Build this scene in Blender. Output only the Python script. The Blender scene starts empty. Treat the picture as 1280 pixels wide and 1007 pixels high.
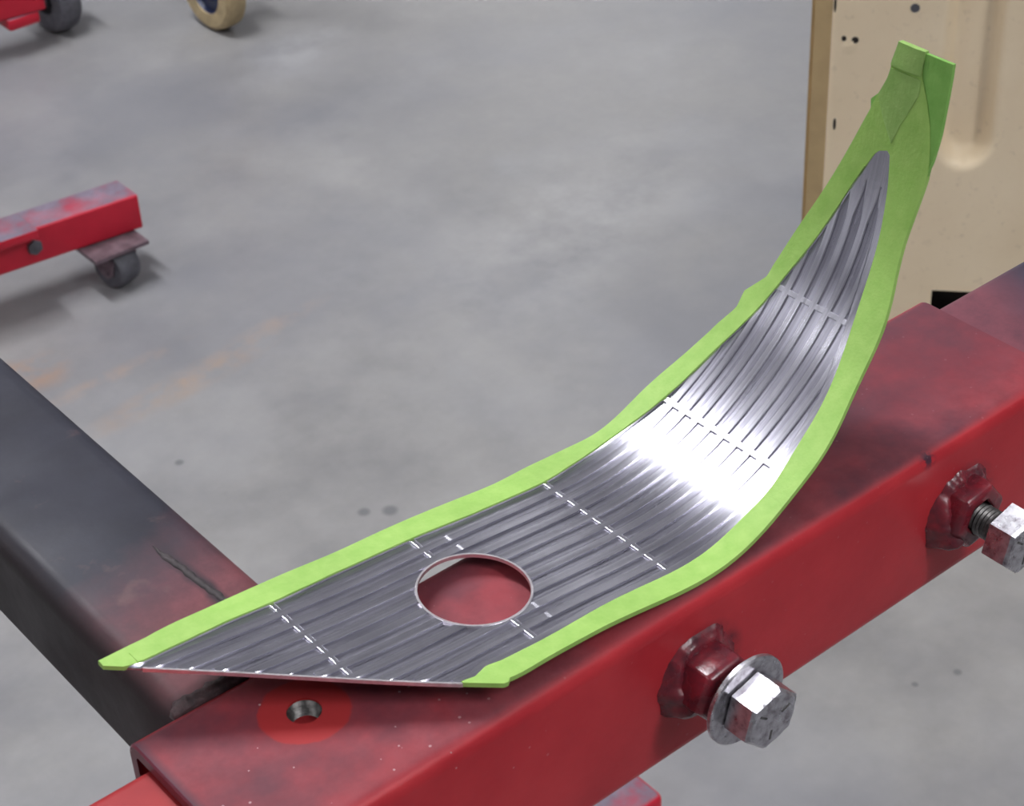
import bpy, bmesh, math, random
from mathutils import Vector, Matrix, noise
random.seed(7)
scene = bpy.context.scene
C = scene.collection

# ------------------------------------------------------------------ camera
CAM_LOC = (-0.15741,-0.32282,1.25000)
CAM_R = Vector((0.770101,-0.636480,-0.042870))
CAM_U = Vector((0.398636,0.427682,0.811281))
CAM_D = Vector((0.498030,0.641858,-0.583082))
cd = bpy.data.cameras.new('camera')
cam = bpy.data.objects.new('camera', cd); C.objects.link(cam)
m3 = Matrix((CAM_R, CAM_U, -CAM_D)).transposed()
cam.matrix_world = Matrix.Translation(CAM_LOC) @ m3.to_4x4()
cd.sensor_fit = 'HORIZONTAL'; cd.sensor_width = 36.0; cd.lens = 2472.2/1280*36
cd.clip_start = 0.02; cd.clip_end = 60
cd.dof.use_dof = True; cd.dof.focus_distance = 0.72; cd.dof.aperture_fstop = 42
scene.camera = cam

# ------------------------------------------------------------------ light
w = bpy.data.worlds.new('workshop_air'); scene.world = w; w.use_nodes = True
w.node_tree.nodes['Background'].inputs[0].default_value = (0.80, 0.84, 0.95, 1)
w.node_tree.nodes['Background'].inputs[1].default_value = 0.30
vs = scene.view_settings
vs.view_transform = 'Standard'; vs.look = 'None'; vs.gamma = 1.0; vs.use_curve_mapping = False
vs.exposure = -0.13
CEIL = 4.0
def area(name, loc, sx, sy, power, col=(0.97, 0.975, 1.0), rot=(0, 0, 0)):
    l = bpy.data.lights.new(name, 'AREA'); l.shape = 'RECTANGLE'; l.size = sx; l.size_y = sy
    l.energy = power; l.color = col
    o = bpy.data.objects.new(name, l); o.location = loc; o.rotation_euler = rot; C.objects.link(o)
    return o
LAMPS = [  # ceiling fluorescents, last one an unseen fill: x, y, size x, size y, turn, watts
    (-2.60, 0.60, 0.40, 2.40, 0, 40),
    (0.25, 2.15, 0.18, 1.80, 0, 120),
    (5.80, 6.50, 0.40, 2.40, 0, 90),
    (0.90, -2.80, 0.40, 2.40, 0, 90),
    (4.20, -1.60, 0.40, 2.40, 0, 45),
    (-3.60, 6.80, 0.40, 2.40, 0, 95),  # unseen, added to brighten the wall mirrored in the upper panel
]
for i, (x, y, sx, sy, a, p) in enumerate(LAMPS):
    area('ceiling_and_fill_lamp_%d' % (i+1), (x, y, CEIL-0.42), sx, sy, p, rot=(0, 0, math.radians(a)))
    area('fill_uplight_%d' % (i+1), (x, y, CEIL-0.40), sx, sy, p*.5, rot=(math.pi, 0, math.radians(a)))  # unseen upward fill, added to lift ceiling and ambient light

# ------------------------------------------------------------------ helpers
def link(name, me, mat, parent=None, loc=None):
    o = bpy.data.objects.new(name, me); C.objects.link(o)
    if mat: me.materials.append(mat)
    if parent:
        o.parent = parent
    return o
def world_of(o):
    v = Vector((0, 0, 0))
    while o: v += o.location; o = o.parent
    return v
def obj(name, bm, mat, parent=None, smooth=40):
    """link a bmesh whose vertices are in world space as ONE object"""
    if parent: bmesh.ops.translate(bm, verts=bm.verts, vec=-world_of(parent))
    bmesh.ops.recalc_face_normals(bm, faces=bm.faces)
    me = bpy.data.meshes.new(name); bm.to_mesh(me); bm.free()
    if smooth:
        for p in me.polygons: p.use_smooth = True
        me.set_sharp_from_angle(angle=math.radians(smooth))
    return link(name, me, mat, parent)
def thing(name, label, cat, loc=(0, 0, 0), group=None):
    o = bpy.data.objects.new(name, None); C.objects.link(o); o.location = loc
    o.empty_display_size = 0.05
    o['label'] = label; o['category'] = cat
    if group: o['group'] = group
    return o
def tag(o, label, cat, group=None):
    o['label'] = label; o['category'] = cat
    if group: o['group'] = group
    return o
def struct(o): o['kind'] = 'structure'; return o
def box(bm, x0, x1, y0, y1, z0, z1, bev=0.0, seg=2):
    b = bmesh.new(); bmesh.ops.create_cube(b, size=1)
    for v in b.verts:
        v.co = Vector((x0+(v.co.x+.5)*(x1-x0), y0+(v.co.y+.5)*(y1-y0), z0+(v.co.z+.5)*(z1-z0)))
    if bev: bmesh.ops.bevel(b, geom=b.edges[:], offset=bev, segments=seg, profile=.5, affect='EDGES')
    merge(bm, b)
def merge(bm, b):
    me = bpy.data.meshes.new('tmp'); b.to_mesh(me); b.free(); bm.from_mesh(me); bpy.data.meshes.remove(me)
def loft(bm, rings, cap=True, closed=False):
    vr = [[bm.verts.new(p) for p in r] for r in rings]; n = len(vr[0])
    for a, b in zip(vr[:-1], vr[1:]):
        for i in range(n): bm.faces.new((a[i], a[(i+1) % n], b[(i+1) % n], b[i]))
    if closed:
        a, b = vr[-1], vr[0]
        for i in range(n): bm.faces.new((a[i], a[(i+1) % n], b[(i+1) % n], b[i]))
    elif cap:
        bm.faces.new(vr[0][::-1]); bm.faces.new(vr[-1])
def rrect(a0, a1, b0, b1, r, n=6):
    pts = []
    for cx, cy, t0 in ((a1-r, b1-r, 0), (a0+r, b1-r, 90), (a0+r, b0+r, 180), (a1-r, b0+r, 270)):
        for i in range(n+1):
            t = math.radians(t0+90*i/n); pts.append((cx+r*math.cos(t), cy+r*math.sin(t)))
    return pts
def tube_x(bm, x0, x1, y0, y1, z0, z1, r, wall, steps=None):
    """hollow square tube along X with open ends"""
    o = rrect(y0, y1, z0, z1, r); ri = max(r-wall, .0015)
    i = rrect(y0+wall, y1-wall, z0+wall, z1-wall, ri); e = .0006
    o2 = rrect(y0+e, y1-e, z0+e, z1-e, r-e)
    ring = lambda p, x: [(x, a, b) for a, b in p]
    loft(bm, [ring(o2, x0), ring(o, x0+e), ring(o, x1-e), ring(o2, x1), ring(i, x1), ring(i, x0)], closed=True)
def tube_y(bm, y0, y1, x0, x1, z0, z1, r, wall):
    b = bmesh.new(); tube_x(b, y0, y1, x0, x1, z0, z1, r, wall)
    for v in b.verts: v.co = Vector((v.co.y, v.co.x, v.co.z))
    merge(bm, b)
def tube_z(bm, z0, z1, x0, x1, y0, y1, r, wall):
    b = bmesh.new(); tube_x(b, z0, z1, x0, x1, y0, y1, r, wall)
    for v in b.verts: v.co = Vector((v.co.y, v.co.z, v.co.x))
    merge(bm, b)
def lathe(bm, prof, n, origin, axis, up=None, ang=0.0, closed=False):
    """prof: (radius, offset along axis); n sided"""
    ax = Vector(axis).normalized(); t = Vector(up or ((1, 0, 0) if abs(ax.z) > .9 else (0, 0, 1))); t = (t-ax*t.dot(ax)).normalized(); s = ax.cross(t)
    rings = []
    for r, h in prof:
        rings.append([Vector(origin)+ax*h+(t*math.cos(ang+2*math.pi*k/n)+s*math.sin(ang+2*math.pi*k/n))*max(r, 1e-5) for k in range(n)])
    loft(bm, rings, cap=not closed, closed=closed)
def lump(bm, c, r, seed=0, amp=.35, freq=1.2, sub=3):
    b = bmesh.new(); bmesh.ops.create_icosphere(b, subdivisions=sub, radius=1)
    for v in b.verts:
        d = v.co.normalized(); k = 1+amp*noise.noise(d*freq+Vector((seed*3.1, seed, 0)))
        v.co = Vector(c)+Vector((d.x*r[0], d.y*r[1], d.z*r[2]))*k
    merge(bm, b)

# ------------------------------------------------------------------ materials
class NT:
    def __init__(s, name):
        s.m = bpy.data.materials.new(name); s.m.use_nodes = True; s.t = s.m.node_tree
        s.b = s.t.nodes['Principled BSDF']; s._c = None
    def n(s, t, **k):
        q = s.t.nodes.new(t)
        for a, v in k.items(): setattr(q, a, v)
        return q
    def l(s, a, b): s.t.links.new(a, b)
    def pos(s):
        if not s._c: s._c = s.n('ShaderNodeNewGeometry').outputs['Position']
        return s._c
    def noise(s, scale, detail=4, rough=.55, vec=None, dist=0.0):
        q = s.n('ShaderNodeTexNoise'); q.inputs['Scale'].default_value = scale; q.inputs['Detail'].default_value = detail
        q.inputs['Roughness'].default_value = rough; q.inputs['Distortion'].default_value = dist
        s.l(vec or s.pos(), q.inputs['Vector']); return q.outputs[0]
    def ramp(s, fac, stops):
        q = s.n('ShaderNodeValToRGB'); e = q.color_ramp.elements
        while len(e) < len(stops): e.new(.5)
        for x, (p, c) in zip(e, stops):
            x.position = p; x.color = (*c, 1) if isinstance(c, tuple) else (c, c, c, 1)
        s.l(fac, q.inputs[0]); return q.outputs[0]
    def mix(s, fac, a, b):
        q = s.n('ShaderNodeMix', data_type='RGBA')
        for v, i in ((fac, 0), (a, 6), (b, 7)):
            if isinstance(v, (tuple, float, int)): q.inputs[i].default_value = (*v, 1) if isinstance(v, tuple) else v
            else: s.l(v, q.inputs[i])
        return q.outputs[2]
    def math(s, op, a, b=0.0, c=0.0, clamp=False):
        q = s.n('ShaderNodeMath', operation=op, use_clamp=clamp)
        for i, v in enumerate((a, b, c)):
            if isinstance(v, (float, int)): q.inputs[i].default_value = v
            else: s.l(v, q.inputs[i])
        return q.outputs[0]
    def sep(s, v):
        q = s.n('ShaderNodeSeparateXYZ'); s.l(v, q.inputs[0]); return q.outputs
    def mapv(s, v, scale, loc=(0, 0, 0), rot=(0, 0, 0)):
        q = s.n('ShaderNodeMapping'); q.inputs['Scale'].default_value = scale; q.inputs['Location'].default_value = loc
        q.inputs['Rotation'].default_value = rot
        s.l(v, q.inputs['Vector']); return q.outputs[0]
    def rng(s, v, a, b, c=0.0, d=1.0):
        q = s.n('ShaderNodeMapRange'); s.l(v, q.inputs[0])
        for i, x in enumerate((a, b, c, d)): q.inputs[i+1].default_value = x
        return q.outputs[0]
    def bump(s, h, strength=.2, dist=.001):
        q = s.n('ShaderNodeBump'); q.inputs['Strength'].default_value = strength; q.inputs['Distance'].default_value = dist
        s.l(h, q.inputs['Height']); s.l(q.outputs[0], s.b.inputs['Normal']); return q
    def dist(s, p, r0, r1, xy=True):
        """1 inside r0 of point p, falling to 0 at r1"""
        q = s.n('ShaderNodeVectorMath', operation='DISTANCE'); q.inputs[1].default_value = p; s.l(s.pos(), q.inputs[0])
        return s.rng(q.outputs['Value'], r0, r1, 1.0, 0.0)
    def set(s, col=None, rough=None, metal=None, spec=None, coat=None):
        for v, k in ((col, 'Base Color'), (rough, 'Roughness'), (metal, 'Metallic'), (spec, 'Specular IOR Level'), (coat, 'Coat Weight')):
            if v is None: continue
            if isinstance(v, (tuple, float, int)): s.b.inputs[k].default_value = (*v, 1) if isinstance(v, tuple) else v
            else: s.l(v, s.b.inputs[k])
        return s
def plain(name, col, rough=.5, metal=0.0, var=.25, scale=60, bump=0.0):
    t = NT(name); n = t.noise(scale)
    d = tuple(c*(1-var) for c in col); h = tuple(min(1, c*(1+var)) for c in col)
    t.set(t.ramp(n, [(.3, d), (.7, h)]), rough, metal)
    if bump: t.bump(n, bump)
    return t.m

ZB = 0.85         # top of the beam above the floor

def beam_paint():
    t = NT('red_beam_paint'); P = t.pos(); x, y, z = t.sep(P)
    red = t.ramp(t.noise(35, 5), [(.3, RED_D), (.7, RED_L)])
    nz = t.sep(t.n('ShaderNodeNewGeometry').outputs['Normal'])[2]
    top = t.rng(nz, .75, .98)
    cloud = t.noise(22, 6, .6)
    dust = t.ramp(t.noise(90, 6, .7), [(.25, (.145, .026, .035)), (.75, (.235, .055, .068))])
    col = t.mix(t.math('MULTIPLY', top, t.rng(cloud, .25, .60, .45, 1.0)), red, dust)
    # dark overspray haze on the top face, grille shade painted in at right
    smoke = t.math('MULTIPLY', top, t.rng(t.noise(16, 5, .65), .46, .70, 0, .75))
    far = t.math('MULTIPLY', t.rng(x, .15, .24), t.rng(y, .008, .030))  # right end beside the panel, darkened for the panel's shade
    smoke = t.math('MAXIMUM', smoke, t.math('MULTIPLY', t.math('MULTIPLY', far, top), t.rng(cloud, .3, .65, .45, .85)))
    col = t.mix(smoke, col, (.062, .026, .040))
    # bright clean ring of fresh paint round the threaded hole
    d = t.n('ShaderNodeVectorMath', operation='DISTANCE'); d.inputs[1].default_value = (.0441, .0417, ZB)
    t.l(t.mapv(P, (1, 1, 1)), d.inputs[0])
    w = t.math('ADD', d.outputs['Value'], t.math('MULTIPLY', t.math('SUBTRACT', t.noise(120, 3), .5), .0030))
    ring = t.rng(w, .0130, .0138, .85, 0)
    col = t.mix(ring, col, (.36, .022, .022))
    # dark burnt edge of the sleeve
    edge = t.rng(x, .0008, .0035, .8, 0)
    col = t.mix(edge, col, (.05, .025, .04))
    # weld burn round the two nuts
    for q in ((.1625, -.001, ZB-.029), (.2855, -.001, ZB-.031)):
        b = t.dist(q, .014, .0185)
        col = t.mix(t.math('MULTIPLY', b, t.rng(t.noise(180, 4), .4, .65, .15, .8)), col, (.085, .018, .028))
    # scrape on the rounded corner
    b = t.dist((.2665, .0012, ZB-.002), .0012, .0042); col = t.mix(t.math('MULTIPLY', b, t.rng(t.noise(420, 3), .38, .5, 0, .9)), col, (.03, .025, .04))
    b = t.dist((.0905, .021, ZB), .001, .007); col = t.mix(t.math('MULTIPLY', b, t.rng(t.noise(300, 3), .42, .55, 0, .8)), col, (.03, .025, .03))
    # pale specks of grit
    v = t.n('ShaderNodeTexVoronoi'); v.inputs['Scale'].default_value = 300; t.l(P, v.inputs['Vector'])
    sel = t.math('LESS_THAN', v.outputs['Distance'], t.math('MULTIPLY', t.sep(v.outputs['Color'])[1], .15))
    rnd = t.math('GREATER_THAN', t.sep(v.outputs['Color'])[0], .72)
    spk = t.math('MULTIPLY', t.math('MULTIPLY', sel, rnd), t.rng(x, .11, .04, .12, 1.0))
    col = t.mix(t.math('MULTIPLY', spk, .7), col, (.55, .42, .42))
    rough = t.rng(top, 0, 1, .30, .62)
    t.set(col, rough, 0.0, t.rng(top, 0, 1, .16, .30)); t.bump(t.noise(260, 4), .10, .0006)
    return t.m
RED_D, RED_L = (.36, .022, .030), (.46, .034, .042)
M = {}
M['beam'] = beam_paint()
def tube_paint():
    t = NT('smoked_tube_paint'); P = t.pos(); x, y, z = t.sep(P)
    wob = t.math('ADD', y, t.math('MULTIPLY', t.math('SUBTRACT', t.noise(28, 5), .5), .055))
    wob = t.math('SUBTRACT', wob, t.math('MULTIPLY', x, .30))
    red = t.ramp(t.noise(60, 6, .7), [(.25, (.075, .024, .030)), (.75, (.19, .060, .070))])
    blk = t.ramp(t.noise(18, 6, .65), [(.3, (.015, .015, .023)), (.75, (.032, .033, .048))])
    col = t.mix(t.rng(wob, .088, .128), red, blk)
    col = t.mix(t.math('MULTIPLY', t.rng(t.noise(55, 4), .62, .72, 0, .5), 1.0), col, (.13, .075, .075))
    # soot streak along the tube near its right edge and burnt zone at the weld
    sx = t.math('ABSOLUTE', t.math('SUBTRACT', x, t.math('ADD', .0525, t.math('MULTIPLY', t.math('SUBTRACT', t.noise(60, 3), .5), .006))))
    st = t.math('MULTIPLY', t.rng(sx, .0010, .0035, .9, 0), t.math('MULTIPLY', t.rng(y, .15, .12), t.rng(y, .085, .092)))
    col = t.mix(st, col, (.022, .018, .024))
    col = t.mix(t.rng(t.math('ADD', y, t.math('MULTIPLY', t.noise(70, 4), .012)), .068, .083, .75, 0), col, (.03, .019, .022))
    col = t.mix(t.rng(x, .023, .015, 0, .95), col, (.016, .011, .012))  # left side painted darker, its shade put into the colour
    t.set(col, t.rng(t.noise(30), .3, .7, .42, .62), 0, .22); t.bump(t.noise(150, 5), .15, .0008)
    return t.m
M['smoke_tube'] = tube_paint()
def inner_paint():
    t = NT('inner_tube_paint'); P = t.pos(); x, y, z = t.sep(P)
    wob = t.math('ADD', x, t.math('MULTIPLY', t.math('SUBTRACT', t.noise(30, 5), .5), .05))
    wob = t.math('SUBTRACT', wob, t.math('MULTIPLY', y, .25))
    red = t.ramp(t.noise(50, 5), [(.3, (.27, .020, .024)), (.7, (.34, .028, .030))])
    haz = t.ramp(t.noise(60, 6, .7), [(.3, (.09, .035, .05)), (.75, (.19, .060, .075))])
    blk = t.ramp(t.noise(25, 6, .65), [(.3, (.030, .028, .045)), (.75, (.060, .058, .085))])
    col = t.mix(t.rng(wob, .25, .30), red, t.mix(t.rng(wob, .352, .378), haz, blk))
    t.set(col, .5, 0, .2); t.bump(t.noise(220, 4), .1, .0006)
    return t.m
M['inner'] = inner_paint()
M['nut_paint'] = None
def nut_paint():
    t = NT('weld_nut_paint'); n = t.noise(150, 5, .65)
    t.set(t.ramp(n, [(.3, (.055, .014, .022)), (.6, (.19, .016, .026)), (.8, (.28, .022, .034))]), t.rng(t.noise(90), .3, .7, .16, .40), 0, .5)
    t.bump(t.noise(240, 4), .25, .0008); return t.m
M['nut_paint'] = nut_paint()
def weld():
    t = NT('weld_bead_steel'); n = t.noise(230, 6, .7)
    t.set(t.ramp(n, [(.3, (.020, .015, .017)), (.55, (.075, .045, .048)), (.75, (.16, .11, .115))]), .5, .25)
    t.bump(n, .6, .0015); return t.m
M['weld'] = weld()
M['soot'] = plain('sooty_weld', (.030, .022, .024), .7, 0, .4, 200, .4)
def zinc():
    t = NT('zinc_plated_steel'); n = t.noise(300, 5, .6)
    t.set(t.ramp(n, [(.28, (.17, .14, .16)), (.5, (.46, .45, .48)), (.8, (.66, .66, .68))]), t.rng(t.noise(140), .3, .7, .22, .42), .92)
    t.bump(n, .15, .0005); return t.m
M['zinc'] = zinc()
M['thread'] = plain('thread_steel', (.13, .125, .12), .42, .8, .4, 500, .2)
def brushed(name, lo, hi, r0, r1):
    t = NT(name); uv = t.n('ShaderNodeTexCoord').outputs['UV']
    s1 = t.noise(1.0, 4, .6, t.mapv(uv, (22, 2600, 1)))
    s2 = t.noise(1.0, 3, .55, t.mapv(uv, (9, 700, 1), (3, 7, 0)))
    s3 = t.noise(1.0, 4, .6, t.mapv(uv, (60, 120, 1), (1, 2, 0)))
    f = t.math('ADD', t.math('MULTIPLY', s1, .5), t.math('MULTIPLY', s2, .5))
    col = t.ramp(f, [(.36, lo), (.64, hi)])
    t.set(col, t.rng(t.math('ADD', t.math('MULTIPLY', s2, .6), t.math('MULTIPLY', s3, .4)), .35, .65, r0, r1), 1.0)
    t.b.inputs['Anisotropic'].default_value = ANISO
    tg = t.n('ShaderNodeTangent', direction_type='UV_MAP'); t.l(tg.outputs[0], t.b.inputs['Tangent'])
    t.b.inputs['Anisotropic Rotation'].default_value = ANISO_ROT
    t.bump(s1, .10, .0003); return t.m
ANISO, ANISO_ROT = .55, .25
M['steel'] = brushed('brushed_stainless', (.60, .59, .66), (.84, .83, .90), .17, .26)
M['steel_shaded'] = brushed('brushed_stainless_shaded', (.30, .295, .345), (.48, .47, .54), .25, .38)  # same steel, slot shade put into a darker colour
M['rim'] = plain('cut_steel_edge', (.74, .70, .72), .3, .9, .15, 300)
def tape(name, c0, c1, flat):
    t = NT(name); n = t.noise(170, 5, .6); big = t.noise(26, 3)
    col = t.mix(t.rng(big, .35, .65), t.ramp(n, [(.3, c0), (.7, c1)]), t.ramp(n, [(.3, tuple(.86*a for a in c0)), (.7, tuple(.92*a for a in c1))]))
    t.set(col, .58, 0, .3)
    crease = t.noise(1.0, 4, .6, t.mapv(t.n('ShaderNodeTexCoord').outputs['UV'], (90, 900, 1)))
    t.bump(t.math('ADD', t.math('MULTIPLY', crease, .7), t.noise(900, 2)), .25, .0004)
    return t.m
M['tape'] = tape('green_masking_tape', (.275, .485, .100), (.345, .545, .135), 0)
M['tape_tip'] = tape('green_masking_tape_shiny', (.26, .45, .110), (.33, .51, .15), 0)
M['tape_back'] = tape('green_masking_tape_single', (.185, .415, .080), (.235, .470, .105), 0)
def concrete():
    t = NT('sealed_concrete'); P = t.pos(); x, y, z = t.sep(P)
    a = t.noise(1.6, 6, .6); b = t.noise(6, 6, .65); c = t.noise(60, 5, .7); f = t.noise(3.0, 5, .6, t.mapv(P, (1, 1, 1), (5, 9, 0)))
    col = t.ramp(b, [(.28, (.165, .163, .164)), (.5, (.226, .221, .217)), (.75, (.292, .286, .278))])
    col = t.mix(t.rng(a, .43, .62, 0, .6), col, (.158, .162, .186))
    col = t.mix(t.rng(f, .55, .72, 0, .40), col, (.310, .308, .308))
    col = t.mix(t.rng(c, .3, .75, 0, .28), col, (.20, .20, .21))
    # rusty streaks and two dark spots left on the slab, pale lamp glare painted in
    def streak(cx, cy, rx, ry, ang, colr, amt, sc=9):
        q = t.mapv(P, (1/rx, 1/ry, 0), (0, 0, 0))
        m = t.n('ShaderNodeMapping', vector_type='TEXTURE'); m.inputs['Location'].default_value = (cx, cy, 0)
        m.inputs['Rotation'].default_value = (0, 0, ang); m.inputs['Scale'].default_value = (rx, ry, 1); t.l(P, m.inputs['Vector'])
        d = t.n('ShaderNodeVectorMath', operation='LENGTH'); t.l(t.mapv(m.outputs[0], (1, 1, 0)), d.inputs[0])
        return t.math('MULTIPLY', t.rng(d.outputs['Value'], .25, 1.0, 1.0, 0.0), t.rng(t.noise(sc, 5, .65), .40, .62, 0, amt)), colr
    for s in (streak(.666, 1.33, .16, .030, .10, (.30, .215, .16), .7, 22), streak(.551, 1.469, .05, .05, .2, (.33, .20, .13), .75, 22),
              streak(.60, 1.40, .14, .016, .05, (.30, .225, .18), .6, 22), streak(.80, 1.36, .10, .02, .1, (.30, .225, .18), .5, 22),
              streak(1.22, 1.30, .34, .16, .3, (.36, .355, .35), .6, 7), streak(1.25, 1.95, .14, .08, .3, (.37, .37, .38), .45, 8)):  # two pale patches: lamp glare painted into the concrete
        col = t.mix(s[0], col, s[1])
    for p, r in (((.68, 1.01, 0), .008), ((.701, .994, 0), .010), ((.585, 1.21, 0), .006), ((.90, .475, 0), .004), ((.94, .46, 0), .005)):
        col = t.mix(t.math('MULTIPLY', t.dist(p, r*.5, r), .75), col, (.10, .10, .11))
    t.set(col, t.rng(b, .3, .7, .34, .50), 0, .40); t.bump(t.noise(14, 5), .05, .004)
    return t.m
M['floor'] = concrete()
M['wall'] = plain('painted_block_wall', (.60, .60, .62), .7, 0, .06, 3)
M['ceiling'] = plain('ceiling_deck', (.74, .74, .77), .7, 0, .06, 3)
def door_paint():
    t = NT('tan_primer'); n = t.noise(9, 5, .6); k = t.noise(120, 4, .6)
    col = t.ramp(n, [(.3, (.78, .635, .43)), (.7, (.85, .71, .50))])
    col = t.mix(t.rng(k, .6, .78, 0, .35), col, (.46, .36, .24))
    t.set(col, .42, 0, .4); t.bump(t.noise(40, 3), .04, .002); return t.m
M['door'] = door_paint()
M['door_edge_shade'] = plain('tan_primer_shaded', (.47, .34, .17), .5, 0, .10, 30)  # door primer with the turned-away edge's shade put into the colour
M['dark'] = plain('dark_void', (.012, .010, .008), .7, 0, .2, 40)  # near-black that stands for shade inside the door slot and holes
def dolly_paint():
    t = NT('bright_red_dolly_paint'); nz = t.sep(t.n('ShaderNodeNewGeometry').outputs['Normal'])[2]
    red = t.ramp(t.noise(20, 4), [(.3, (.43, .010, .028)), (.7, (.54, .016, .038))])
    dust = t.ramp(t.noise(26, 5, .65), [(.36, (.25, .045, .075)), (.52, (.155, .125, .165)), (.7, (.20, .175, .225))])
    t.set(t.mix(t.math('MULTIPLY', t.rng(nz, .7, .95), t.rng(t.noise(14, 4), .32, .5, .55, 1.0)), red, dust), .45, 0, .35); return t.m
M['dolly'] = dolly_paint()
M['rubber'] = plain('black_rubber', (.030, .030, .036), .6, 0, .35, 80)
M['rubber_grey'] = plain('grey_rubber', (.085, .085, .10), .6, 0, .3, 80)
M['poly'] = plain('tan_polyurethane', (.40, .31, .17), .45, 0, .2, 60)
M['blue_hub'] = plain('blue_hub_paint', (.016, .030, .10), .4, 0, .25, 60)
M['caster_steel'] = plain('dull_caster_steel', (.17, .125, .145), .5, .6, .35, 70)

# ================================================================== the setting
RX0, RX1, RY0, RY1 = -6.0, 9.0, -6.0, 10.0
def slab(name, x0, x1, y0, y1, z0, z1, mat):
    bm = bmesh.new(); box(bm, x0, x1, y0, y1, z0, z1); return struct(obj(name, bm, M[mat], None, 0))
slab('floor', RX0, RX1, RY0, RY1, -.15, 0, 'floor')
slab('ceiling', RX0, RX1, RY0, RY1, CEIL, CEIL+.15, 'ceiling')
slab('wall_back', RX0, RX1, RY1, RY1+.15, -.15, CEIL+.15, 'wall')
slab('wall_front', RX0, RX1, RY0-.15, RY0, -.15, CEIL+.15, 'wall')
slab('wall_left', RX0-.15, RX0, RY0, RY1, -.15, CEIL+.15, 'wall')
slab('wall_right', RX1, RX1+.15, RY0, RY1, -.15, CEIL+.15, 'wall')

# ================================================================== welded steel stand
W = .0668; HB = .0620
stand = thing('steel_stand', 'red welded steel work stand, square beam with smoke-blackened tubes, crossing the foreground', 'stand', (.0406, .519, 0))
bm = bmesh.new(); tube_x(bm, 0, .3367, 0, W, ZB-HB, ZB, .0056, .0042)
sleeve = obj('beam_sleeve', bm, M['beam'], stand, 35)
# real hole through the top wall
bm = bmesh.new(); lathe(bm, [(.0052, -.02), (.0052, .02)], 40, (.0441, .0417, ZB), (0, 0, 1))
cut = obj('cutter', bm, None, stand)
md = sleeve.modifiers.new('hole', 'BOOLEAN'); md.operation = 'DIFFERENCE'; md.object = cut; md.solver = 'EXACT'
bpy.context.view_layer.update()
dg = bpy.context.evaluated_depsgraph_get()
me = bpy.data.meshes.new_from_object(sleeve.evaluated_get(dg)); sleeve.modifiers.clear(); sleeve.data = me
me.set_sharp_from_angle(angle=math.radians(35))
bpy.data.objects.remove(cut)
# threaded ring welded under that hole
bm = bmesh.new(); prof = [(.0054, -.0005), (.0050, -.0011)]
for i in range(5): prof += [(.0041, -.0017-.0011*i), (.0048, -.00225-.0011*i)]
prof += [(.0062, -.0078), (.0062, -.0006)]
lathe(bm, prof, 32, (.0441, .0417, ZB), (0, 0, 1), closed=True)
o = obj('threaded_insert', bm, M['thread'], stand); o['label'] = 'dark threaded steel insert in the hole'
# telescoping tube through the sleeve
bm = bmesh.new(); tube_x(bm, -.42, .12, .0062, W-.0075, ZB-HB+.0062, ZB-.0060, .0045, .0040)
obj('inner_tube', bm, M['inner'], stand)
bm = bmesh.new(); tube_x(bm, .121, .66, .0062, W-.0044, ZB-HB+.0062, ZB-.0044, .0042, .0040)
obj('inner_tube', bm, M['inner'], stand)
# black tube running away to the left
bm = bmesh.new(); tube_y(bm, W-.001, .55, .0140, .0685, ZB-.0445, ZB-.0004, .0078, .004)
obj('cross_tube', bm, M['smoke_tube'], stand, 35)['label'] = 'smoke-blackened square tube running back to the left'
# weld bead where it meets the sleeve
bm = bmesh.new(); rings = []
for i in range(90):
    t = i/89; x = .0150+t*.0495; k = noise.noise(Vector((i*.33, 0, 0))); q = noise.noise(Vector((i*.21, 9, 0))); e = min(1, i/5, (89-i)/5)
    wd = (.0034+.0016*q)*e+.0004; hh = (.0016+.0008*k)*e
    rings.append([(x, W-.0012, ZB-.0030), (x, W-.0010, ZB-.0005), (x, W+.0008, ZB+hh*.6+.0003*k), (x, W+wd*.6, ZB+hh*.8-.0004), (x, W+wd, ZB+hh*.1-.0006), (x, W+wd+.0015, ZB-.0030)])
loft(bm, rings); obj('weld_bead', bm, M['weld'], stand, 80)
bm = bmesh.new(); rings = []
for i in range(70):
    t = i/69; y = .086+t*.050; xc = .0545-.004*t+.0006*noise.noise(Vector((i*.2, 5, 0))); e = min(1, i/8, (69-i)/10)
    a = (.0013+.0006*noise.noise(Vector((i*.3, 2, 0))))*e+.0001; hh = (.0003+.0003*noise.noise(Vector((i*.5, 7, 0))))*e
    rings.append([(xc-a, y, ZB-.0020), (xc-a, y, ZB-.0004), (xc-a*.4, y, ZB-.0002+hh), (xc+a*.4, y, ZB-.0002+hh*.8), (xc+a, y, ZB-.0006), (xc+a, y, ZB-.0020)])
loft(bm, rings); obj('weld_bead', bm, M['soot'], stand, 80)
# post and foot rail (mostly out of frame; the rail's end shows under the beam)
bm = bmesh.new(); tube_z(bm, .0595, ZB-.047, .0145, .0655, .4875, .55, .006, .004); obj('post', bm, M['inner'], stand)
bm = bmesh.new(); box(bm, -.30, .606, .487, .553, 0.0, .060, .007, 3); obj('foot_rail', bm, M['dolly'], stand)

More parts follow.
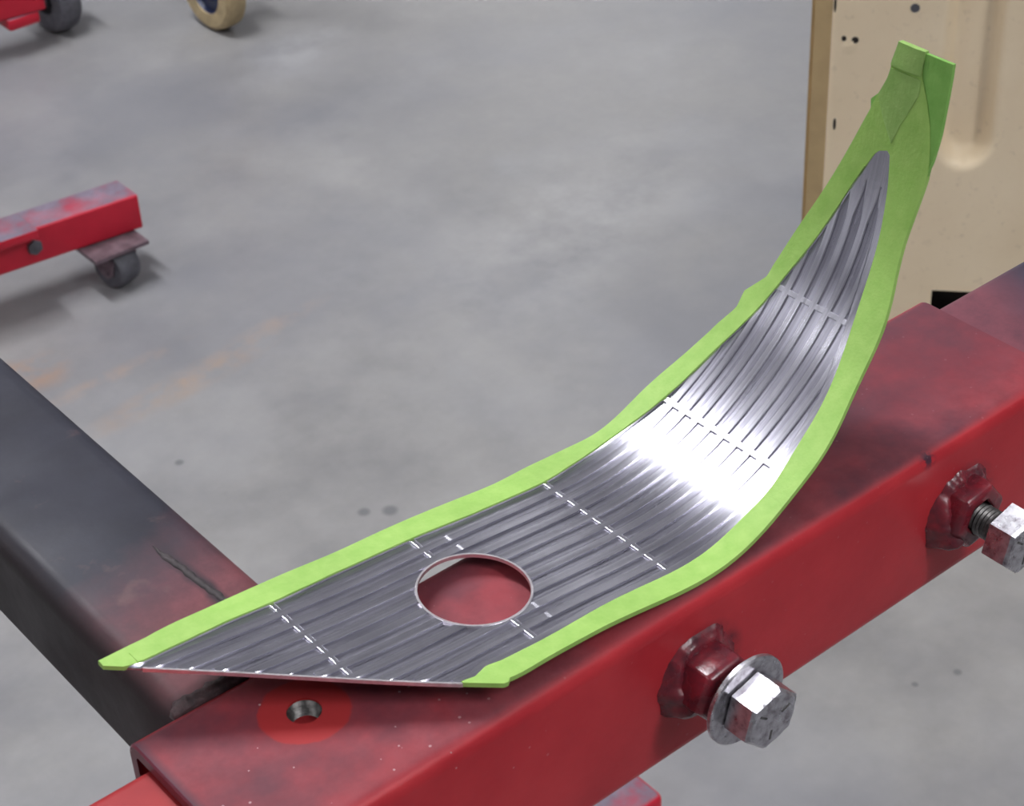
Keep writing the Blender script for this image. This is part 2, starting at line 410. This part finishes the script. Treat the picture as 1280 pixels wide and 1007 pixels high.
# weld nuts on the front face
def weld_nut(cx, cz, depth, seed):
    bm = bmesh.new(); o0 = (cx, .0008, ZB+cz)
    lathe(bm, [(.0128, -.002), (.0128, depth-.0022), (.0120, depth-.0006), (.0108, depth), (.0070, depth), (.0064, depth-.0010), (.0064, depth-.007)], 6, o0, (0, -1, 0), ang=math.radians(-22))
    bmesh.ops.bevel(bm, geom=bm.edges[:], offset=.0007, segments=2, profile=.5, affect='EDGES', clamp_overlap=True)
    n = obj('weld_nut', bm, M['nut_paint'], stand, 50)
    bm = bmesh.new(); rings = []; N = 72
    for k in range(N):      # uneven fillet of weld all round the nut, heaviest at its left and below
        a = 2*math.pi*k/N; da = abs((math.degrees(a)-212+180) % 360-180)
        big = max(0, 1-da/75); nz = noise.noise(Vector((math.cos(a)*2.6, math.sin(a)*2.6, seed*7)))+.5*noise.noise(Vector((math.cos(a)*7, math.sin(a)*7, seed*3)))
        wd = .0034+.0030*big+.0016*nz; ht = .0026+.0062*big+.0022*nz*(.5+big); r0 = .0105
        pr = [(r0, -.0015), (r0+wd+.0014, -.0015), (r0+wd+.0012, .0002), (r0+wd*.92, ht*.34), (r0+wd*.72, ht*.72), (r0+wd*.42, ht*.95), (r0+wd*.15, ht), (r0, ht)]
        rings.append([(cx+r*math.cos(a), -hh, ZB+cz+r*math.sin(a)) for r, hh in pr])
    loft(bm, rings, closed=True)
    obj('weld_fillet', bm, M['nut_paint'], n, 80)
weld_nut(.1605, -.0285, .0150, 1)
weld_nut(.2845, -.0300, .0105, 2)

# ================================================================== bolts and washer
def bolt(label, cx, cz, y_head, head, y_in, group=None):
    t = thing('hex_bolt', label, 'bolt', (cx, y_head, ZB+cz))
    bm = bmesh.new(); r = .0114; ang = math.radians(-15)
    lathe(bm, [(r*.92, 0), (r, .0006), (r, head-.0012), (r*.90, head-.0001)], 6, (cx, y_head, ZB+cz), (0, -1, 0), ang=ang)
    lathe(bm, [(r*.84, head-.0030), (r*.84, head-.0006), (r*.80, head), (r*.3, head+.00005)], 36, (cx, y_head, ZB+cz), (0, -1, 0))
    obj('bolt_head', bm, M['zinc'], t, 28)
    bm = bmesh.new(); L = y_in-y_head; n = int(L/.0015); rings = []
    prof = []
    for i in range(n*2+1): prof.append((.0058 if i % 2 else .0052, i*.00075))
    lathe(bm, prof, 28, (cx, y_head-.0001, ZB+cz), (0, 1, 0))
    o = obj('threaded_shank', bm, M['thread'], t, 25)
    # stamped grade marks on the head: three radial strokes and a dot row
    bm = bmesh.new(); f = y_head-head-.00006
    for a in (20, 140, 260):
        a = math.radians(a); c = Vector((cx+.0055*math.cos(a), f, ZB+cz+.0055*math.sin(a))); d = Vector((math.cos(a), 0, math.sin(a))); p = Vector((-d.z, 0, d.x))
        vs_ = [bm.verts.new(c+d*i*.0018+p*j*.0004+Vector((0, k, 0))) for k in (.0003, -.00012) for i, j in ((-1, -1), (1, -1), (1, 1), (-1, 1))]
        for q in ((0, 1, 2, 3), (4, 5, 6, 7), (0, 1, 5, 4), (1, 2, 6, 5), (2, 3, 7, 6), (3, 0, 4, 7)): bm.faces.new([vs_[i] for i in q])
    obj('grade_mark', bm, M['thread'], t, 0)
    return t
bolt('zinc hex bolt with a washer under its head, in the red beam side', .1625, -.0290, -.0203, .0105, -.008)
bolt('zinc hex bolt without washer, threads showing, at the right edge of the photo', .2860, -.0322, -.0176, .0105, -.003)
bm = bmesh.new()
lathe(bm, [(.0066, -.0011), (.0152, -.0011), (.0158, -.0006), (.0158, .0007), (.0152, .0012), (.0066, .0012)], 56, (.1625, -.0189, ZB-.0290), (0, -1, 0), closed=True)
o = obj('flat_washer', bm, M['zinc'], None, 30); tag(o, 'round flat steel washer under the head of the nearer bolt', 'washer')

# ================================================================== bent grille panel
FAR_OUT = [(-0.0585,0.0789),(-0.0487,0.0799),(-0.0425,0.0804),(-0.0334,0.0819),(-0.0233,0.0823),(-0.0126,0.0832),(-0.0022,0.0839),(0.0099,0.0844),(0.0262,0.0838),(0.0454,0.0841),(0.0582,0.0839),(0.0742,0.0834),(0.0886,0.0828),(0.1036,0.0840),(0.1203,0.0828),(0.1296,0.0806),(0.1366,0.0806),(0.1467,0.0810),(0.1532,0.0813),(0.1616,0.0803),(0.1708,0.0780),(0.1814,0.0754),(0.1882,0.0736),(0.1955,0.0708),(0.2016,0.0715),(0.2095,0.0660),(0.2153,0.0656),(0.2286,0.0628),(0.2394,0.0589),(0.2500,0.0549),(0.2635,0.0498),(0.2702,0.0473),(0.2765,0.0448),(0.2802,0.0436),(0.2844,0.0417),(0.2889,0.0398),(0.2955,0.0385),(0.3012,0.0372)]
NEAR_OUT = [(0.0177,0.0116),(0.0267,0.0038),(0.0328,0.0039),(0.0416,0.0054),(0.0510,0.0052),(0.0665,0.0059),(0.0815,0.0055),(0.0961,0.0044),(0.1074,0.0040),(0.1177,0.0041),(0.1275,0.0053),(0.1374,0.0065),(0.1445,0.0078),(0.1497,0.0081),(0.1573,0.0093),(0.1630,0.0087),(0.1726,0.0101),(0.1843,0.0129),(0.1966,0.0155),(0.1993,0.0152),(0.2078,0.0157),(0.2143,0.0166),(0.2204,0.0177),(0.2291,0.0205),(0.2360,0.0215),(0.2460,0.0211),(0.2582,0.0188),(0.2655,0.0186),(0.2681,0.0178),(0.2777,0.0166),(0.2898,0.0162),(0.2970,0.0161),(0.3008,0.0162)]
FAR_IN = [(-0.0517,0.0722),(-0.0493,0.0714),(-0.0378,0.0722),(-0.0293,0.0726),(-0.0194,0.0737),(-0.0020,0.0739),(0.0132,0.0750),(0.0326,0.0750),(0.0533,0.0747),(0.0707,0.0736),(0.0886,0.0737),(0.1032,0.0733),(0.1132,0.0746),(0.1245,0.0749),(0.1359,0.0747),(0.1434,0.0738),(0.1545,0.0723),(0.1655,0.0702),(0.1743,0.0694),(0.1878,0.0660),(0.2039,0.0611),(0.2091,0.0606),(0.2218,0.0562),(0.2347,0.0518),(0.2470,0.0477),(0.2569,0.0432),(0.2639,0.0397),(0.2657,0.0371)]
NEAR_IN = [(0.0197,0.0122),(0.0240,0.0115),(0.0292,0.0132),(0.0349,0.0123),(0.0471,0.0119),(0.0571,0.0123),(0.0734,0.0136),(0.0859,0.0138),(0.0984,0.0129),(0.1070,0.0125),(0.1157,0.0126),(0.1309,0.0146),(0.1363,0.0154),(0.1473,0.0159),(0.1532,0.0158),(0.1584,0.0181),(0.1693,0.0196),(0.1783,0.0203),(0.1900,0.0228),(0.1951,0.0240),(0.2055,0.0265),(0.2157,0.0286),(0.2276,0.0298),(0.2389,0.0306),(0.2483,0.0317),(0.2561,0.0326),(0.2653,0.0341),(0.2657,0.0371)]
SEAM = [(0.2657,0.0185),(0.2729,0.0194),(0.2793,0.0207),(0.2868,0.0234),(0.2934,0.0265),(0.2998,0.0274)]
CREASE = [(0.2672,0.0345),(0.2762,0.0323),(0.2878,0.0274),(0.2935,0.0275)]
THETA_S = [-0.060,-0.040,-0.020,0.000,0.020,0.040,0.060,0.080,0.100,0.120,0.140,0.160,0.180,0.200,0.220,0.240,0.260,0.280,0.300,0.320]
THETA = [-0.1267,-0.1304,-0.1552,-0.1441,-0.0908,-0.0730,-0.0983,-0.1160,-0.0777,0.0545,0.2801,0.5166,0.6209,0.8316,1.0084,1.2558,1.4129,1.4711,1.4635,1.4229]
X0, Z0 = 0.05972, 0.01199
DS = .0005
_s = [THETA_S[0]+DS*i for i in range(int((THETA_S[-1]-THETA_S[0])/DS)+1)]
def interp(tab, s):
    if s <= tab[0][0]: return tab[0][1]
    for (a, b), (c, d) in zip(tab[:-1], tab[1:]):
        if s <= c: return b+(d-b)*(s-a)/(c-a)
    return tab[-1][1]
TH = [interp(list(zip(THETA_S, THETA)), s) for s in _s]
for _ in range(3):     # ease the knots
    TH = [sum(TH[max(0, i-14):i+15])/len(TH[max(0, i-14):i+15]) for i in range(len(TH))]
PX, PZ = [0.0], [0.0]
for a, b in zip(TH[:-1], TH[1:]):
    PX.append(PX[-1]+DS*math.cos((a+b)/2)); PZ.append(PZ[-1]+DS*math.sin((a+b)/2))
i0 = int(round(-THETA_S[0]/DS)); ox, oz = X0-PX[i0], Z0-PZ[i0]
def bend(s, y, n):
    f = (s-THETA_S[0])/DS; i = min(max(int(f), 0), len(TH)-2); f -= i
    th = TH[i]+(TH[i+1]-TH[i])*f
    return Vector((ox+PX[i]+(PX[i+1]-PX[i])*f-n*math.sin(th), y, ZB+oz+PZ[i]+(PZ[i+1]-PZ[i])*f+n*math.cos(th)))
HS, HY, HR = .0491, .0434, .0173
def hole(s):
    d = HR*HR-(s-HS)**2; return math.sqrt(d) if d > 0 else 0
CUT = lambda s: .0770-.829*(s+.0596)
def soft(tab, s, w): return sum(interp(tab, min(max(s+w*k/4, tab[0][0]), tab[-1][0]))*(5-abs(k)) for k in range(-4, 5))/25
def nout(s): return interp(NEAR_OUT, s) if s < .030 or s > .262 else soft(NEAR_OUT, s, .013)
NO = lambda s: max(nout(s), CUT(s)) if s > .0177 else CUT(s)
FO = lambda s: interp(FAR_OUT, s) if .185 < s < .215 or s > .262 or s < -.04 else soft(FAR_OUT, s, .008)
FI = lambda s: interp(FAR_IN, s) if s > .25 or s < -.04 else soft(FAR_IN, s, .010)
NI = lambda s: interp(NEAR_IN, s) if s > .25 or s < .034 else soft(NEAR_IN, s, .013)
grille = thing('grille_panel', 'curved ribbed steel grille panel edged in green masking tape, lying across the red beam', 'car part', (.16, .045, ZB))
def frange(a, b, step):
    n = max(1, int(math.ceil((b-a)/step))); return [a+(b-a)*i/n for i in range(n+1)]
def strips(name, mat, lo, hi, s0, s1, n0, n1, bev=0.0, step=.002, eps=.0004, extra=(), sides=(), lift=None):
    """panel pieces between lo(s) and hi(s), bent to the panel's curve; holds for each run where hi > lo"""
    ss = sorted(set(frange(s0, s1, step)+[e for e in extra if s0 < e < s1]))
    bm = bmesh.new(); uv = bm.loops.layers.uv.new('UVMap'); run = []
    top = n1 if callable(n1) else (lambda s: n1)
    def flush():
        if len(run) > 1:
            rings = []
            for s, a, b in run:
                t = top(s); bv = bev(s) if callable(bev) else bev; e = min(bv, (b-a)*.35)
                if bev: rings.append([(s, a, n0), (s, a, max(n0, t-bv)), (s, a+e, t), (s, b-e, t), (s, b, max(n0, t-bv)), (s, b, n0)])
                else: rings.append([(s, a, n0), (s, a, t), (s, (2*a+b)/3, t+(lift(s, 1) if lift else 0)), (s, (a+2*b)/3, t+(lift(s, 2) if lift else 0)), (s, b, t), (s, b, n0)])
            loft(bm, rings)
        run.clear()
    for s in ss:
        for a, b in ((lo(s), hi(s)),):
            if b-a > eps: run.append((s, a, b))
            else: flush()
    flush()
    bm.faces.ensure_lookup_table()
    for f in bm.faces:
        for l in f.loops: l[uv].uv = (l.vert.co.x, l.vert.co.y)
    for v in bm.verts: v.co = bend(*v.co)
    return bm
def join(*bms):
    out = bms[0]
    for b in bms[1:]: merge(out, b)
    return out
def piece(name, mat, bm, smooth=35):
    if not len(bm.verts): bm.free(); return None
    return obj(name, bm, M[mat], grille, smooth)
def holed(lo, hi, s0, s1, n0, n1, bev=0.0, step=.002, R=HR):
    """strip with the round lamp hole taken out, as up to four runs"""
    hw = lambda s: math.sqrt(max(0, R*R-(s-HS)**2))
    dense = [HS+R*math.cos(math.pi*k/48)*.99999 for k in range(49)]
    out = []
    if s0 < HS-R: out.append(strips('', '', lo, hi, s0, min(s1, HS-R), n0, n1, bev, step))
    if s1 > HS+R: out.append(strips('', '', lo, hi, max(s0, HS+R), s1, n0, n1, bev, step))
    a, b = max(s0, HS-R), min(s1, HS+R)
    if b > a:
        out.append(strips('', '', lambda s: max(lo(s), HY+hw(s)), hi, a, b, n0, n1, bev, step, extra=dense))
        out.append(strips('', '', lo, lambda s: min(hi(s), HY-hw(s)), a, b, n0, n1, bev, step, extra=dense))
    return join(*out)
def sst(x):
    x = min(1, max(0, x)); return x*x*(3-2*x)
TH0, TH1 = -.00105, -.00065            # recessed skin of the panel
INS = .0005
SEND = .2950
piece('panel_skin', 'steel_shaded', holed(lambda s: NO(s)+INS+.0012*sst((s-.26)/.01), lambda s: FO(s)-INS-.0008*sst((s-.26)/.01), -.0575, SEND, TH0, TH1))
# slots and ribs
PITCH, Y0 = .006023, .0716
slot = lambda k: Y0-PITCH*k
SW = .00155
border = lambda s: NI(s)+.0030
FADE = .238
SWS = lambda s: SW*(1-sst((s-FADE)/.016))+.00001

for k in range(0, 9):
    a, b = (lambda s, k=k: slot(k+1)+SWS(s)), (lambda s, k=k: slot(k)-SWS(s))
    bm = holed(lambda s: max(a(s), border(s)-.0002, CUT(s)+INS), lambda s: min(b(s), FI(s)+.0002), -.058, FADE+.0165, TH1, 0.0, lambda s: .00012+.00020*sst((s-.150)/.03), .002)
    piece('rib', 'steel', bm)
ROWS = [-.0035, .0492, .1028, .1560, .2082]
for sr in ROWS:
    h = .00105
    f = lambda s, sr=sr: -.00002-(.00062 if sr < .15 else .00006)*(1-math.sqrt(max(0, 1-max(0, (abs(s-sr)-h*.62)/(h*.39))**2)))
    cl, ch = (lambda s: max(border(s)-.0002, CUT(s)+INS)), (lambda s: FI(s)+.0002)
    if abs(sr-HS) < HR:
        piece('cross_bar', 'steel', strips('', '', lambda s: HY+hole(s), ch, sr-h, sr+h, TH1, f, 0, .0001))
        piece('cross_bar', 'steel', strips('', '', cl, lambda s: HY-hole(s), sr-h, sr+h, TH1, f, 0, .0001))
    else: piece('cross_bar', 'steel', strips('', '', cl, ch, sr-h, sr+h, TH1, f, 0, .0001))
# plain margin under the tape, near side, far side and the unslotted tip
piece('plain_margin', 'steel', strips('', '', lambda s: NO(s)+INS, border, .012, FADE+.017, TH1, -.00002, .0003))
piece('plain_margin', 'steel', strips('', '', lambda s: max(FI(s)-.0003, CUT(s)+INS), lambda s: FO(s)-INS, -.0575, FADE+.017, TH1, -.00002, .0003))
piece('plain_tip', 'steel', strips('', '', lambda s: NO(s)+INS+.0012*sst((s-.26)/.01), lambda s: FO(s)-INS-.0008*sst((s-.26)/.01), FADE+.0155, SEND, TH1, -.00002, 0, .001))
# bright cut edges: hole rim and the diagonal end
bm = bmesh.new(); N_ = 96; rings = []
for k in range(N_):
    a = 2*math.pi*k/N_; c, s_ = math.cos(a), math.sin(a)
    rings.append([bend(HS+r*c, HY+r*s_, n) for r, n in ((HR-.0001, TH0-.0001), (HR-.0001, .00010), (HR+.0006, .00010), (HR+.0006, TH0-.0001))])
loft(bm, rings, closed=True); o = piece('hole_rim', 'rim', bm); o['label'] = 'bright cut edge of the round hole'
bm = bmesh.new(); rings = []
for k in range(41):
    s = -.0500+k*(.0195+.0500)/40; y = CUT(s)
    rings.append([bend(s-.0002, y-.0002, TH0-.0001), bend(s-.0002, y-.0002, .0001), bend(s+.0003, y+.0003, .0001), bend(s+.0003, y+.0003, TH0-.0001)])
loft(bm, rings); o = piece('cut_edge', 'rim', bm); o['label'] = 'bright sheared edge along the diagonal end'

# masking tape: outer strips folded over both edges, second layer, wrapped tip
def wav(seed, amp, fr): return lambda s: amp*noise.noise(Vector((s*fr, seed, 0)))
w1, w2, w3 = wav(1, .0004, 130), wav(5, .0004, 160), wav(9, .0004, 90)
lift = lambda s, i: .00012+.00022*noise.noise(Vector((s*110, i*2.3, 1)))
TB = -.0012
crease = lambda s: interp(CREASE, s)
seam = lambda s: interp(SEAM, s)
far_lo = lambda s: max(FI(s), CUT(s)) if s < .2655 else crease(s)
piece('masking_tape', 'tape', strips('', '', far_lo, FO, -.0586, .2990, TB, .00022, 0, .0015, lift=lift))
def mid(s): return max(FI(s), CUT(s))+(FO(s)-max(FI(s), CUT(s)))*(.60+.06*noise.noise(Vector((s*40, 4, 0))))*(1-sst((s-.232)/.032))
piece('masking_tape', 'tape', strips('', '', lambda s: max(FI(s), CUT(s))+w1(s)*.4, mid, -.050, .2640, .0001, .00066, 0, .0015))
near_hi = lambda s: NI(s) if s < .2655 else crease(s)+.0012
near_lo = lambda s: NO(s) if s < .2660 else seam(s)
piece('masking_tape', 'tape', strips('', '', near_lo, near_hi, .0180, .2992, TB, .00042, 0, .0015, lift=lift))
piece('masking_tape', 'tape_back', strips('', '', lambda s: interp(NEAR_OUT, s), lambda s: seam(s)+.0022, .2630, .3010, TB, .00012, 0, .0015, lift=lift))
piece('masking_tape', 'tape_tip', strips('', '', lambda s: max(seam(s)+.0004, crease(s)-.0008*sst((s-.270)/.01)), lambda s: min(FO(s)-.0003, crease(s)+.0005+(s-.2690)*.9),
      .2690, .2925, .0002, .00062, 0, .001, lift=lift))
piece('masking_tape', 'tape_tip', strips('', '', lambda s: .0268+.0006*noise.noise(Vector((s*500, 7, 0))), lambda s: FO(s)+.0002, .2935, .3016, TB-.0001, .00060, 0, .001,
      lift=lambda s, i: .0006*noise.noise(Vector((s*260, i*1.7, 3)))+.0004))
# small loose tag of tape standing off the far edge near the tip
piece('tape_tag', 'tape_back', strips('', '', lambda s: FO(s)-.0010, lambda s: FO(s)+.0018*max(0, 1-abs(s-.2795)/.0035)+.0001, .2755, .2835, -.0012, -.0006, 0, .0007))
piece('tape_tag', 'tape_back', strips('', '', lambda s: FO(s)-.0010, lambda s: FO(s)+.0013*max(0, 1-abs(s-.2945)/.0065)+.0001, .2870, .3010, -.0016, -.0010, 0, .0007))

# ================================================================== car door leaning beyond
U = Vector((0.65857717, -0.75251319, 0)); Nn = Vector((-0.75251319, -0.65857717, 0)); O0 = Vector((1.08497, .80163, 0))
door = thing('car_door', 'tan primed car door shell with a pressed channel, standing behind the beam end', 'car door', O0+U*.42)
def dp(u, v, d): return O0+U*u+Vector((0, 0, v))-Nn*d
DWID, DHGT = .84, .96
SLOT = (.1268, .225, .150, .1922)
def sstep(a, b, x):
    t = min(1, max(0, (x-a)/(b-a))); return t*t*(3-2*t)
def depth(u, v):
    d = 0.0
    # pressed channel with a round lower end: gentle left flank, steep right flank
    cu, vb, hw = .1430, .362, .0265
    if v < vb: r = math.hypot(u-cu, (v-vb)*.8); q = r; side = u-cu
    else: q = abs(u-cu); side = u-cu
    d += .019*(1-sstep(hw-.013, hw+.002, q))
    # second channel further right
    cu2 = .36; q2 = abs(u-cu2) if v > .362 else math.hypot(u-cu2, v-.362)
    d += .010*(1-sstep(.015, .031, q2))
    # rolled left border
    d += .004*(1-sstep(.012, .019, u))
    # dimple
    d -= .0025*max(0, 1-math.hypot(u-.0313, v-.4494)/.006)
    return d
bm = bmesh.new()
us = sorted(set([round(x, 5) for x in frange(.0, .03, .002)+frange(.03, .25, .0035)+frange(.25, DWID, .012)]+[SLOT[0], SLOT[1]]))
vs2 = sorted(set([round(x, 5) for x in frange(0, .14, .02)+frange(.14, .56, .0042)+frange(.56, DHGT, .02)]+[SLOT[2], SLOT[3]]))
gv = [[bm.verts.new(dp(u, v, depth(u, v))) for v in vs2] for u in us]
for i in range(len(us)-1):
    for j in range(len(vs2)-1):
        um, vm = (us[i]+us[i+1])/2, (vs2[j]+vs2[j+1])/2
        if SLOT[0] < um < SLOT[1] and SLOT[2] < vm < SLOT[3]: continue
        bm.faces.new((gv[i][j], gv[i+1][j], gv[i+1][j+1], gv[i][j+1]))
obj('inner_panel', bm, M['door'], door, 60)
bm = bmesh.new()
def dbox(u0, u1, v0, v1, d0, d1):
    vs_ = [bm.verts.new(dp(u, v, d)) for d in (d0, d1) for u, v in ((u0, v0), (u1, v0), (u1, v1), (u0, v1))]
    for q in ((0, 1, 2, 3), (4, 5, 6, 7), (0, 1, 5, 4), (1, 2, 6, 5), (2, 3, 7, 6), (3, 0, 4, 7)): bm.faces.new([vs_[i] for i in q])
dbox(-.004, DWID+.004, 0, DHGT, .055, .057)
obj('outer_skin', bm, M['door_edge_shade'], door, 0)
bm = bmesh.new(); dbox(0, .0012, 0, DHGT, .004, .055); dbox(DWID-.0012, DWID, 0, DHGT, 0, .055); dbox(0, DWID, DHGT-.0012, DHGT, .0, .055); dbox(0, DWID, 0, .0012, 0, .055)
obj('edge_flange', bm, M['door_edge_shade'], door, 0)
bm = bmesh.new()
vv = frange(.0, DHGT, .02)
loft(bm, [[dp(.0000, v, .0030), dp(.0160, v, .0022-.0004), dp(.0160, v, .0044), dp(.0000, v, .0052)] for v in vv])
obj('edge_strip', bm, M['door_edge_shade'], door, 30)['label'] = 'strip along the door edge, shade painted as darker tan'
bm = bmesh.new(); dbox(SLOT[0]-.012, SLOT[1]+.012, SLOT[2]-.012, SLOT[3]+.012, .035, .036); obj('slot_shade_sheet', bm, M['dark'], door, 0)['label'] = 'dark sheet for the shade inside the rectangular opening'  # dark sheet added in place of the slot's inner shade
def disc(name, u, v, ru, rv, mat):
    bm = bmesh.new(); d0 = depth(u, v); n = 20
    a = [[dp(u+ru*q*math.cos(2*math.pi*k/n), v+rv*q*math.sin(2*math.pi*k/n), d0+d) for k in range(n)] for q, d in ((1.0, .0015), (1.0, -.0004), (.8, -.0003))]
    loft(bm, a); obj(name, bm, M[mat], door, 30)
disc('bolt_hole', .0272, .4572, .0022, .0026, 'dark'); disc('bolt_hole', .0374, .4560, .0032, .0032, 'dark')
disc('slit', .0177, .4900, .0011, .0075, 'dark'); disc('slit', .0232, .3700, .0013, .0060, 'dark')
disc('plug', .0885, .4889, .0042, .0042, 'rubber_grey')

# ================================================================== dollies and casters on the floor
def caster_parts(t, x, y, ztop, r, wid, head, tyre='rubber', hub='caster_steel', plate=(.034, .026), hubr=.5, lean=0.0):
    """swivel caster under height ztop; head = direction (deg) of the wheel's axle"""
    a = math.radians(head); ax = Vector((math.cos(a), math.sin(a), 0)); fw = Vector((-ax.y, ax.x, 0)); c = Vector((x, y, r+.0005))+fw*lean
    bm = bmesh.new()
    pl = [(i*plate[0], j*plate[1]) for i, j in ((-1, -1), (1, -1), (1, 1), (-1, 1))]
    loft(bm, [[(x+px, y+py, z) for px, py in pl] for z in (ztop-.005, ztop)])
    lathe(bm, [(.016, 0), (.016, .008)], 20, (x, y, ztop-.013), (0, 0, 1))
    fk = obj('caster_fork', bm, M['caster_steel'], t, 30)
    # two fork legs, tapered
    bm = bmesh.new()
    for s in (-1, 1):
        o_ = c+ax*s*(wid/2+.0025)
        prof = [(-.018, ztop-.012-c.z), (.018, ztop-.012-c.z), (.010, -.004), (0, -.010), (-.010, -.004)]
        loft(bm, [[Vector((o_+ax*e)+fw*(f-lean*(h/(ztop-c.z)))+Vector((0, 0, h))) for f, h in prof] for e in (-.0013, .0013)])
    lathe(bm, [(.005, -wid/2-.006), (.005, wid/2+.006)], 12, c, ax)
    obj('fork_leg', bm, M['caster_steel'], fk, 20)
    bm = bmesh.new(); h = wid/2
    lathe(bm, [(r*hubr, -h), (r*.90, -h), (r*.98, -h*.75), (r, -h*.35), (r, h*.35), (r*.98, h*.75), (r*.90, h), (r*hubr, h)], 40, c, ax, closed=True)
    wh = obj('wheel', bm, M[tyre], fk, 30)
    bm = bmesh.new(); lathe(bm, [(.004, -h*1.02), (r*hubr*.45, -h*1.02), (r*hubr*.55, -h*.55), (r*hubr*.9, -h*.45), (r*hubr*1.01, -h*.85), (r*hubr*1.01, h*.85), (r*hubr*.9, h*.45), (r*hubr*.55, h*.55), (r*hubr*.45, h*1.02), (.004, h*1.02)], 32, c, ax)
    obj('wheel_hub', bm, M[hub], fk, 30)
def dolly_rail(t, x0, x1, yc, wid, z0, z1, slope):
    bm = bmesh.new(); tube_x(bm, x0, x1, yc-wid/2, yc+wid/2, z0, z1, .004, .004)
    for v in bm.verts: v.co.y += (v.co.x-x1)*slope
    return bm
mid_d = thing('steel_dolly', 'bright red dolly frame, dusty on top, with dark caster, at middle left of the floor', 'dolly', (.5, 1.6, 0))
obj('frame_rail', dolly_rail(mid_d, .05, .768, 1.598, .050, .0545, .1010, -.115), M['dolly'], mid_d)
bm = bmesh.new(); box(bm, .05, .633, 1.560, 1.612, .1008, .1125, .002); 
for v in bm.verts: v.co.y += (v.co.x-.768)*-.115-.012
obj('cross_plate', bm, M['dolly'], mid_d)
bm = bmesh.new(); lathe(bm, [(.0095, 0), (.0095, .006), (.005, .0065)], 6, (.634, 1.5745+.134*.115, .078), (0, -1, 0)); obj('frame_bolt', bm, M['rubber_grey'], mid_d, 20)
caster_parts(mid_d, .722, 1.570, .0545, .0252, .032, 195, 'rubber_grey', 'rubber', (.036, .026), .38, .004)
caster_parts(mid_d, .12, 1.672, .0545, .0245, .026, 200, 'rubber_grey', 'rubber', (.046, .028), .38, .004)
bm = bmesh.new(); tube_y(bm, 1.69, 2.10, .09, .14, .0545, .1010, .004, .004); obj('frame_rail', bm, M['dolly'], mid_d)
caster_parts(mid_d, .12, 2.06, .0545, .0245, .026, 200, 'rubber_grey', 'rubber', (.046, .028), .38, .004)

far_d = thing('steel_dolly', 'red dolly frame on a black wheel, cut off by the top left corner', 'dolly', (.7, 2.3, 0))
obj('frame_rail', dolly_rail(far_d, .25, .985, 2.235, .055, .062, .122, -.12), M['dolly'], far_d)
bm = bmesh.new(); box(bm, .925, .975, 2.210, 2.255, .045, .0625, .003); obj('mount_block', bm, M['dolly'], far_d)
caster_parts(far_d, 1.024, 2.262, .128, .050, .036, 188, 'rubber_grey', 'rubber', (.030, .026), .42)
bm = bmesh.new(); box(bm, .96, 1.055, 2.228, 2.296, .1275, .136, .002); obj('caster_mount', bm, M['dolly'], far_d)
caster_parts(far_d, .33, 2.32, .062, .0265, .036, 200, 'rubber_grey', 'rubber', (.030, .026), .4)

blue = thing('swivel_caster', 'tan-tyred caster wheel with a blue hub at the top edge of the photo', 'caster', (1.18, 2.11, 0))
caster_parts(blue, 1.203, 2.098, .172, .066, .036, 182, 'poly', 'blue_hub', (.045, .045), .60)
bm = bmesh.new(); tube_z(bm, .172, .62, 1.178, 1.228, 2.073, 2.123, .004, .004); obj('frame_leg', bm, M['dolly'], blue)
